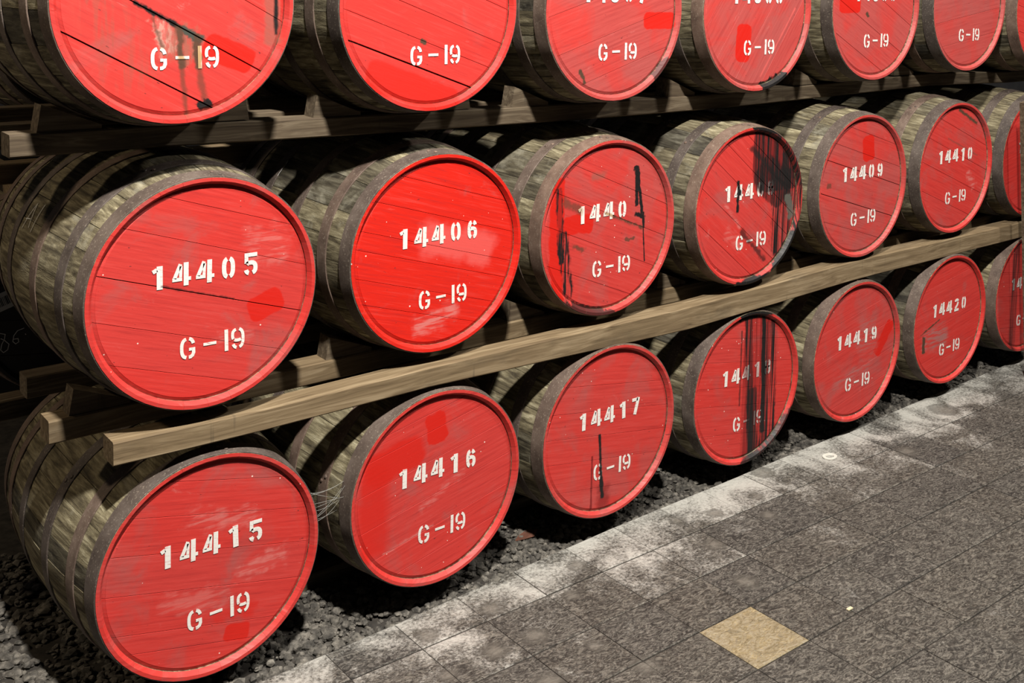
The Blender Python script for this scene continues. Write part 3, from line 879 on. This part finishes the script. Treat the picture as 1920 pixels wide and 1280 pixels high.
def cask_body(root, rim_mat, layout, roll, seed, rivets=True, rivet_ang=None):
    for me in LAYOUTS[layout]:
        s = link('stave', me, root, (0, -L_CASK / 2, RB))
        s.rotation_euler = (0, roll, 0)
        s.material_slots[1].link = 'OBJECT'
        s.material_slots[1].material = rim_mat
    rg_ = random.Random(seed)
    for k, me in enumerate(HOOP_ME):
        h = link('hoop', me, root, (0, -L_CASK / 2, RB))
        if rivets and k < 3:
            a = (math.radians(rivet_ang) if rivet_ang and k == 0 else rg_.uniform(math.radians(75), math.radians(170)))
            yc = sum(HOOPS_Y[k]) / 2
            for dy, da in ((-0.008, 0.0), (0.008, 0.05)):
                rr = rad(yc + dy) + 0.0028
                rv = link('rivet', RIVET, h, (rr * math.cos(a + da), yc + dy, rr * math.sin(a + da)))
                rv.rotation_euler = Vector((math.cos(a + da), 0, math.sin(a + da))).to_track_quat('Z', 'Y').to_euler()

ROOT = {}
for n, (key, d) in enumerate(CASKS.items()):
    x, y, z = d['p']
    root = empty('cask', (x, y + L_CASK / 2, z - RB))
    ROOT[key] = root
    tag(root, d['label'], 'cask', {'T': 'casks in the top row', 'M': 'casks in the middle row', 'L': 'casks on the gravel'}[key[0]])
    bpy.context.view_layer.update()
    pm = paint_mat('red_paint_' + key, root, d['st'], d['seam'], d['dull'], d['fl'], n * 1.37 + 0.5, d.get('base', RED))
    lm = letter_mat('white_stencil_' + key, root, d['st'], d['seam'], n * 0.9)
    cask_body(root, pm, n % 3, n * 1.13 + 0.4, n, True, 82 if key in ('M1', 'L1') else 92 if key[0] != 'T' else None)
    offs = [-0.29] + d['off'] + [0.29]
    for a, b in zip(offs, offs[1:]):
        board('head_board', a, b, d['seam'], pm, root, RB, g0=d.get('open', {}).get(a, 0), g1=d.get('open', {}).get(b, 0))
    if d['num']:
        ch = []
        for i, g in enumerate(d['num']):
            ch.append((g, -0.121 + 0.0605 * i, 0.056 + 0.0008 * ((i * 7 + n) % 3 - 1), 0.0595))
        lettering('stencil_digit', root, ch, RB, lm, 0.03)
    code = [('G', -.048, -.138, .057), ('-', .010, -.138, .057), ('I', .054, -.137, .057), ('g', .085, -.137, .057)]
    if d.get('miss'):
        code = [c for c in code if c[0] != d['miss']]
    lettering('stencil_sign', root, code, RB, lm, 0.02)

# chalk strokes on the sides of two casks
def chalk_on_side(key, lines, wd=0.0028):
    root = ROOT[key]
    ve, fa = [], []
    for ln in lines:
        pts = []
        for (ya, aa), (yb, ab) in zip(ln, ln[1:]):
            for i in range(7):
                t = i / 7
                pts.append((ya + (yb - ya) * t, aa + (ab - aa) * t))
        pts.append(ln[-1])
        b0 = len(ve)
        for i, (y, a) in enumerate(pts):
            q = rad(y) + 0.0020
            a2 = math.radians(a)
            p0, p1 = pts[max(i - 1, 0)], pts[min(i + 1, len(pts) - 1)]
            dy, da = p1[0] - p0[0], math.radians(p1[1] - p0[1]) * q
            l = math.hypot(dy, da) or 1
            ny, na = -da / l * wd / 2, dy / l * wd / 2
            for s in (-1, 1):
                aa = a2 + s * na / q
                ve.append((q * math.cos(aa), y + s * ny - L_CASK / 2, q * math.sin(aa) + RB))
        for i in range(len(pts) - 1):
            k = b0 + 2 * i
            fa.append((k, k + 1, k + 3, k + 2))
    tag(mesh_obj('chalk_mark', ve, fa, [CHALK], root), 'white chalk strokes')
chalk_on_side('M1', [[(0.481, 159), (0.456, 146), (0.431, 157.2)], [(0.482, 154.3), (0.446, 153.5)], [(0.404, 158.5), (0.401, 144.9)]])
chalk_on_side('M2', [[(0.543, 156.4), (0.514, 146.2), (0.509, 139.5), (0.525, 131.5)], [(0.607, 156.7), (0.560, 157.5)]], 0.0025)

# second rank of casks standing behind the first, black heads
BACK = [((1.16, 0.96, 1.735), 'unpainted cask with a black head in the second rank behind the top row'),
        ((1.10, 0.96, 0.850), 'black-headed cask with a chalked 86 and a barcode label in the second rank'),
        ((1.92, 0.96, 1.735), 'black-headed cask in the second rank behind the gap after the first top cask'),
        ((1.90, 0.96, 0.850), 'black-headed cask in the second rank behind cask 14406'),
        ((2.66, 0.96, 1.735), 'black-headed cask in the second rank behind the third top cask')]
for n, (p, lb) in enumerate(BACK):
    root = empty('cask', (p[0], p[1] + L_CASK / 2, p[2] - RB))
    tag(root, lb, 'cask', 'second rank casks')
    cask_body(root, BLACKHEAD, (n + 1) % 3, n * 0.7, 50 + n, False)
    for a, b in zip((-.29, -.17, -.06, .05, .16), (-.17, -.06, .05, .16, .29)):
        board('head_board', a, b, 12 * n - 20, BLACKHEAD, root, RB)
    if n == 1:
        ve, fa = [], []
        yy = -L_CASK / 2 + REC - 0.002
        ox, oz = p[0], p[2] - RB
        fx = lambda a, b: (a - ox, b - oz)
        for pts in ([(.867, .783), (.882, .777), (.879, .761), (.872, .748), (.868, .730), (.876, .720), (.888, .727), (.892, .744), (.880, .758), (.869, .766)],
                    [(.936, .787), (.917, .782), (.906, .768), (.903, .750), (.911, .741), (.920, .746), (.918, .757), (.905, .757)],
                    [(.939, .768), (.941, .765)]):
            ribbon(pts, 0.0022, ve, fa, yy, fx)
        tag(mesh_obj('chalk_mark', ve, fa, [CHALK], root), 'chalked 86')
        cxp, czp = 0.872, 0.880
        lab = []
        c, s = math.cos(0.32), math.sin(0.32)
        def q_(a, b, y):
            return (cxp + a * c - b * s - ox, y, czp + a * s + b * c - oz)
        ve = [q_(a, b, yy) for a, b in ((-.05, -.028), (.036, -.028), (.036, .028), (-.05, .028))] + [q_(a, b, yy + .0008) for a, b in ((-.05, -.028), (.036, -.028), (.036, .028), (-.05, .028))]
        pl = mesh_obj('paper_label', ve, [(0, 1, 2, 3), (0, 4, 5, 1), (1, 5, 6, 2), (2, 6, 7, 3), (3, 7, 4, 0)], [PAPER], root)
        pl['label'] = 'white barcode label'
        ve, fa = [], []
        a = -.044
        rb_ = random.Random(5)
        while a < .028:
            wd = rb_.choice((.0015, .0025, .004))
            b0 = len(ve)
            ve += [q_(x_, b_, yy - .0005) for x_, b_ in ((a, -.014), (a + wd, -.014), (a + wd, .014), (a, .014))]
            fa.append((b0, b0 + 1, b0 + 2, b0 + 3))
            a += wd + rb_.choice((.0015, .0025, .003))
        mesh_obj('barcode', ve, fa, [INK], pl)

# ------------------------------------------------------------------ timbers of the rack
def rail(name, pts, y0, y1, mat, label, group, seed=0, extra=0.0):
    """timber running along x; pts: (x, z_top, z_bottom), slightly warped, chamfered edges"""
    rg_ = random.Random(seed)
    c = 0.004
    xs_ = []
    for (a, t0, b0), (b, t1, b1) in zip(pts, pts[1:]):
        n = max(1, int((b - a) / 0.16))
        for i in range(n):
            k = i / n
            xs_.append((a + (b - a) * k, t0 + (t1 - t0) * k, b0 + (b1 - b0) * k))
    xs_.append(pts[-1])
    ox, oy, oz = pts[0][0], y0, pts[0][2]
    ve, fa = [], []
    for i, (x, t, b) in enumerate(xs_):
        j = rg_.uniform(-.0015, .0015) if 0 < i < len(xs_) - 1 else 0
        sec = [(y0 + j, b + c), (y0 + j, t - c), (y0 + c + j, t), (y1 - c, t), (y1, t - c), (y1, b + c), (y1 - c, b), (y0 + c + j, b)]
        ve += [(x - ox, y - oy, z - oz) for y, z in sec]
    for i in range(len(xs_) - 1):
        for k in range(8):
            m = (k + 1) % 8
            fa.append((i * 8 + k, i * 8 + m, i * 8 + 8 + m, i * 8 + 8 + k))
    fa.append(tuple(reversed(range(8))))
    e = (len(xs_) - 1) * 8
    fa.append(tuple(e + k for k in range(8)))
    o = mesh_obj(name, ve, fa, [mat], None, None, None, (ox, oy, oz))
    return tag(o, label, 'beam', group)

def contact(row, yc, h, x0, x1, lift=0.0):
    """rail profile that just touches the undersides of one row of casks"""
    ks = [k for k in CASKS if k[0] == row]
    pts = []
    for k in ks:
        x, y, z = CASKS[k]['p']
        zt = z - rad(yc - y) - 0.0025 + lift
        pts.append((x, zt, zt - h))
    pts = [(x0, pts[0][1], pts[0][2])] + pts + [(x1, pts[-1][1], pts[-1][2])]
    return pts

G = 'rack beams'
rail('rack_beam', [(.893, .752, .690), (1.28, .744, .684), (1.81, .750, .688), (2.92, .742, .657), (3.88, .768, .684), (5.18, .764, .685), (7.2, .768, .69)], 0.004, 0.082, RAIL,
     'long pale tan beam along the front of the middle row', G, 1)
rail('rack_beam', contact('M', .245, .062, .80, 7.2), 0.208, 0.284, RAIL, 'tan beam carrying the middle row, behind the front beam', G, 2)
rail('rack_beam', contact('M', .605, .062, .84, 7.2), 0.567, 0.643, OLDRAIL, 'dark beam under the rear ends of the middle row casks', G, 3)
rail('rack_beam', contact('T', .24, .058, .722, 7.2), 0.200, 0.280, OLDRAIL, 'old grey-brown beam carrying the top row along its front', G, 4)
rail('rack_beam', contact('T', .46, .055, .58, 7.2), 0.425, 0.495, OLDRAIL, 'dark beam behind the front beam of the top row', G, 5)
rail('rack_beam', contact('T', .70, .055, .58, 7.2), 0.665, 0.735, OLDRAIL, 'dark beam under the rear ends of the top row casks', G, 6)
rail('rack_beam', contact('L', .38, .07, 1.06, 7.2), 0.345, 0.415, OLDRAIL, 'low beam bedded in the gravel under the fronts of the bottom casks', G, 7)
rail('rack_beam', contact('L', .605, .07, 1.06, 7.2), 0.567, 0.643, OLDRAIL, 'low beam bedded in the gravel under the rears of the bottom casks', G, 8)
# second rank supports at the left end
rail('rack_beam', [(0.45, 1.325, 1.262), (2.0, 1.325, 1.262), (3.4, 1.325, 1.262)], 0.880, 0.945, RAIL, 'tan beam between the two ranks above the chalk-marked cask', G, 9)
rail('rack_beam', [(0.45, 0.555, 0.49), (2.0, 0.555, 0.49), (3.4, 0.555, 0.49)], 1.0, 1.08, OLDRAIL, 'grey beam under the black-headed cask marked 86', G, 10)
rail('rack_beam', [(0.45, 1.382, 1.325), (2.0, 1.382, 1.325), (3.4, 1.382, 1.325)], 1.16, 1.24, OLDRAIL, 'dark beam under the second rank top casks', G, 11)
ct = mesh_obj('rack_beam', [(x, y, z) for x, y, z in box_verts(-.03, .03, 0, .75, 0, .062)], BOXF, [RAIL], None, None, None, (0.945, 0.99, 1.200))
tag(ct, 'short tan cross timber running backwards at the left end', 'beam', G)

# wedges
def chock_mesh(h0, h1, l, wdt):
    ve = [(0, 0, 0), (l, 0, 0), (l, 0, h1), (0.012, 0, h0), (0, wdt, 0), (l, wdt, 0), (l, wdt, h1), (0.012, wdt, h0)]
    fa = [(0, 1, 2, 3), (4, 7, 6, 5), (0, 3, 7, 4), (1, 5, 6, 2), (3, 2, 6, 7), (0, 4, 5, 1)]
    me = bpy.data.meshes.new('wedge')
    me.from_pydata(ve, [], fa)
    me.materials.append(OLDRAIL)
    return me
CH = chock_mesh(0.070, 0.012, 0.155, 0.058)
for key in ('T1', 'T2', 'T3', 'T4', 'T5', 'T6', 'M1', 'M2', 'M3', 'M4', 'M5', 'M6'):
    x, y, z = CASKS[key]['p']
    yc, yf = (.24, .206) if key[0] == 'T' else (.245, .216)
    zt = z - rad(yc - y) - 0.0025
    nth = ('first', 'second', 'third', 'fourth', 'fifth', 'sixth')[int(key[1]) - 1]
    rowname = 'top' if key[0] == 'T' else 'middle'
    for sgn, sd in ((-1, 'left'), (1, 'right')):
        # slide in until it touches the round of the cask
        dx = 0.275
        o = link('wedge', CH, None, (x + sgn * dx, yf, zt - 0.0003))
        if sgn > 0:
            o.rotation_euler = (0, 0, PI)
            o.location.y += 0.058
        # tops follow the warped beam: settle on the lower side
        tag(o, 'wooden wedge at the %s of the %s cask in the %s row' % (sd, nth, rowname), 'wedge', 'wedges')

# leaning post at the right edge
ps = mesh_obj('post', box_verts(0, .09, 0, .035, 0, 1.40), BOXF, [OLDRAIL], None, None, None, (5.238, -.110, 0.001))
ps.rotation_euler = (0, math.radians(-8.7), 0)
tag(ps, 'narrow wooden post in front of the last casks at the right edge', 'post')

# ------------------------------------------------------------------ small things
ve, fa = [], []
rg = random.Random(11)
def strand(a, b, sag, wd=0.0005, n=8):
    b0 = len(ve)
    for i in range(n + 1):
        t = i / n
        x, y, z = [a[k] + (b[k] - a[k]) * t for k in range(3)]
        z -= sag * 4 * t * (1 - t)
        for q in range(3):
            ang = q * 2.0944
            ve.append((x, y + wd * math.cos(ang), z + wd * math.sin(ang)))
    for i in range(n):
        for q in range(3):
            p = (q + 1) % 3
            fa.append((b0 + i * 3 + q, b0 + i * 3 + p, b0 + i * 3 + 3 + p, b0 + i * 3 + 3 + q))
for i in range(10):
    z0 = .40 + rg.uniform(-.05, .05)
    strand((1.437, .03 + rg.uniform(-.01, .03), z0), (1.557 + rg.uniform(-.01, .01), .035 + rg.uniform(0, .05), .415 + rg.uniform(-.06, .05)), rg.uniform(0, .02))
WEB = flat_mat('cobweb_silk', (0.45, 0.45, 0.42), 0.9)
tag(mesh_obj('cobweb', ve, fa, [WEB]), 'dusty cobweb strung between casks 14415 and 14416', 'cobweb')

LEAF = flat_mat('dry_leaf', (0.13, 0.05, 0.03), 0.8)
lv = [(0, 0, 0), (.03, -.018, .006), (.07, -.02, .004), (.10, 0, .012), (.07, .024, .010), (.03, .02, .002)]
lv2 = [(x, y, z + .0015) for x, y, z in lv]
lf = [tuple(reversed(range(6))), tuple(range(6, 12))] + [(i, (i + 1) % 6, 6 + (i + 1) % 6, 6 + i) for i in range(6)]
tag(mesh_obj('dry_leaf', lv + lv2, lf, [LEAF], None, None, None, (2.27, .175, -.012)), 'reddish-brown dry leaf on the gravel right of cask 14416', 'leaf')
CHIP = flat_mat('pale_wood_chip', (0.60, 0.52, 0.34), 0.8)
tag(mesh_obj('wood_chip', box_verts(-.011, .011, -.006, .005, 0, .003), BOXF, [CHIP], None, None, None, (2.818, -.822, .0012)), 'tiny pale chip lying on the paving above the yellow tile', 'chip')
rv, rf = [], []
for i in range(20):
    a = 2 * PI * i / 20
    for rr, z in ((.034, 0), (.034, .004), (.020, .004), (.018, 0)):
        rv.append((rr * math.cos(a), rr * .8 * math.sin(a), z))
for i in range(20):
    j = (i + 1) % 20
    for k in range(3):
        rf.append((i * 4 + k, j * 4 + k, j * 4 + k + 1, i * 4 + k + 1))
RING = flat_mat('white_ring', (0.62, 0.60, 0.54), 0.6)
tag(mesh_obj('washer', rv, rf, [RING], None, None, None, (3.68, -.078, .0012)), 'small white ring lying on the paving by the gravel', 'ring')
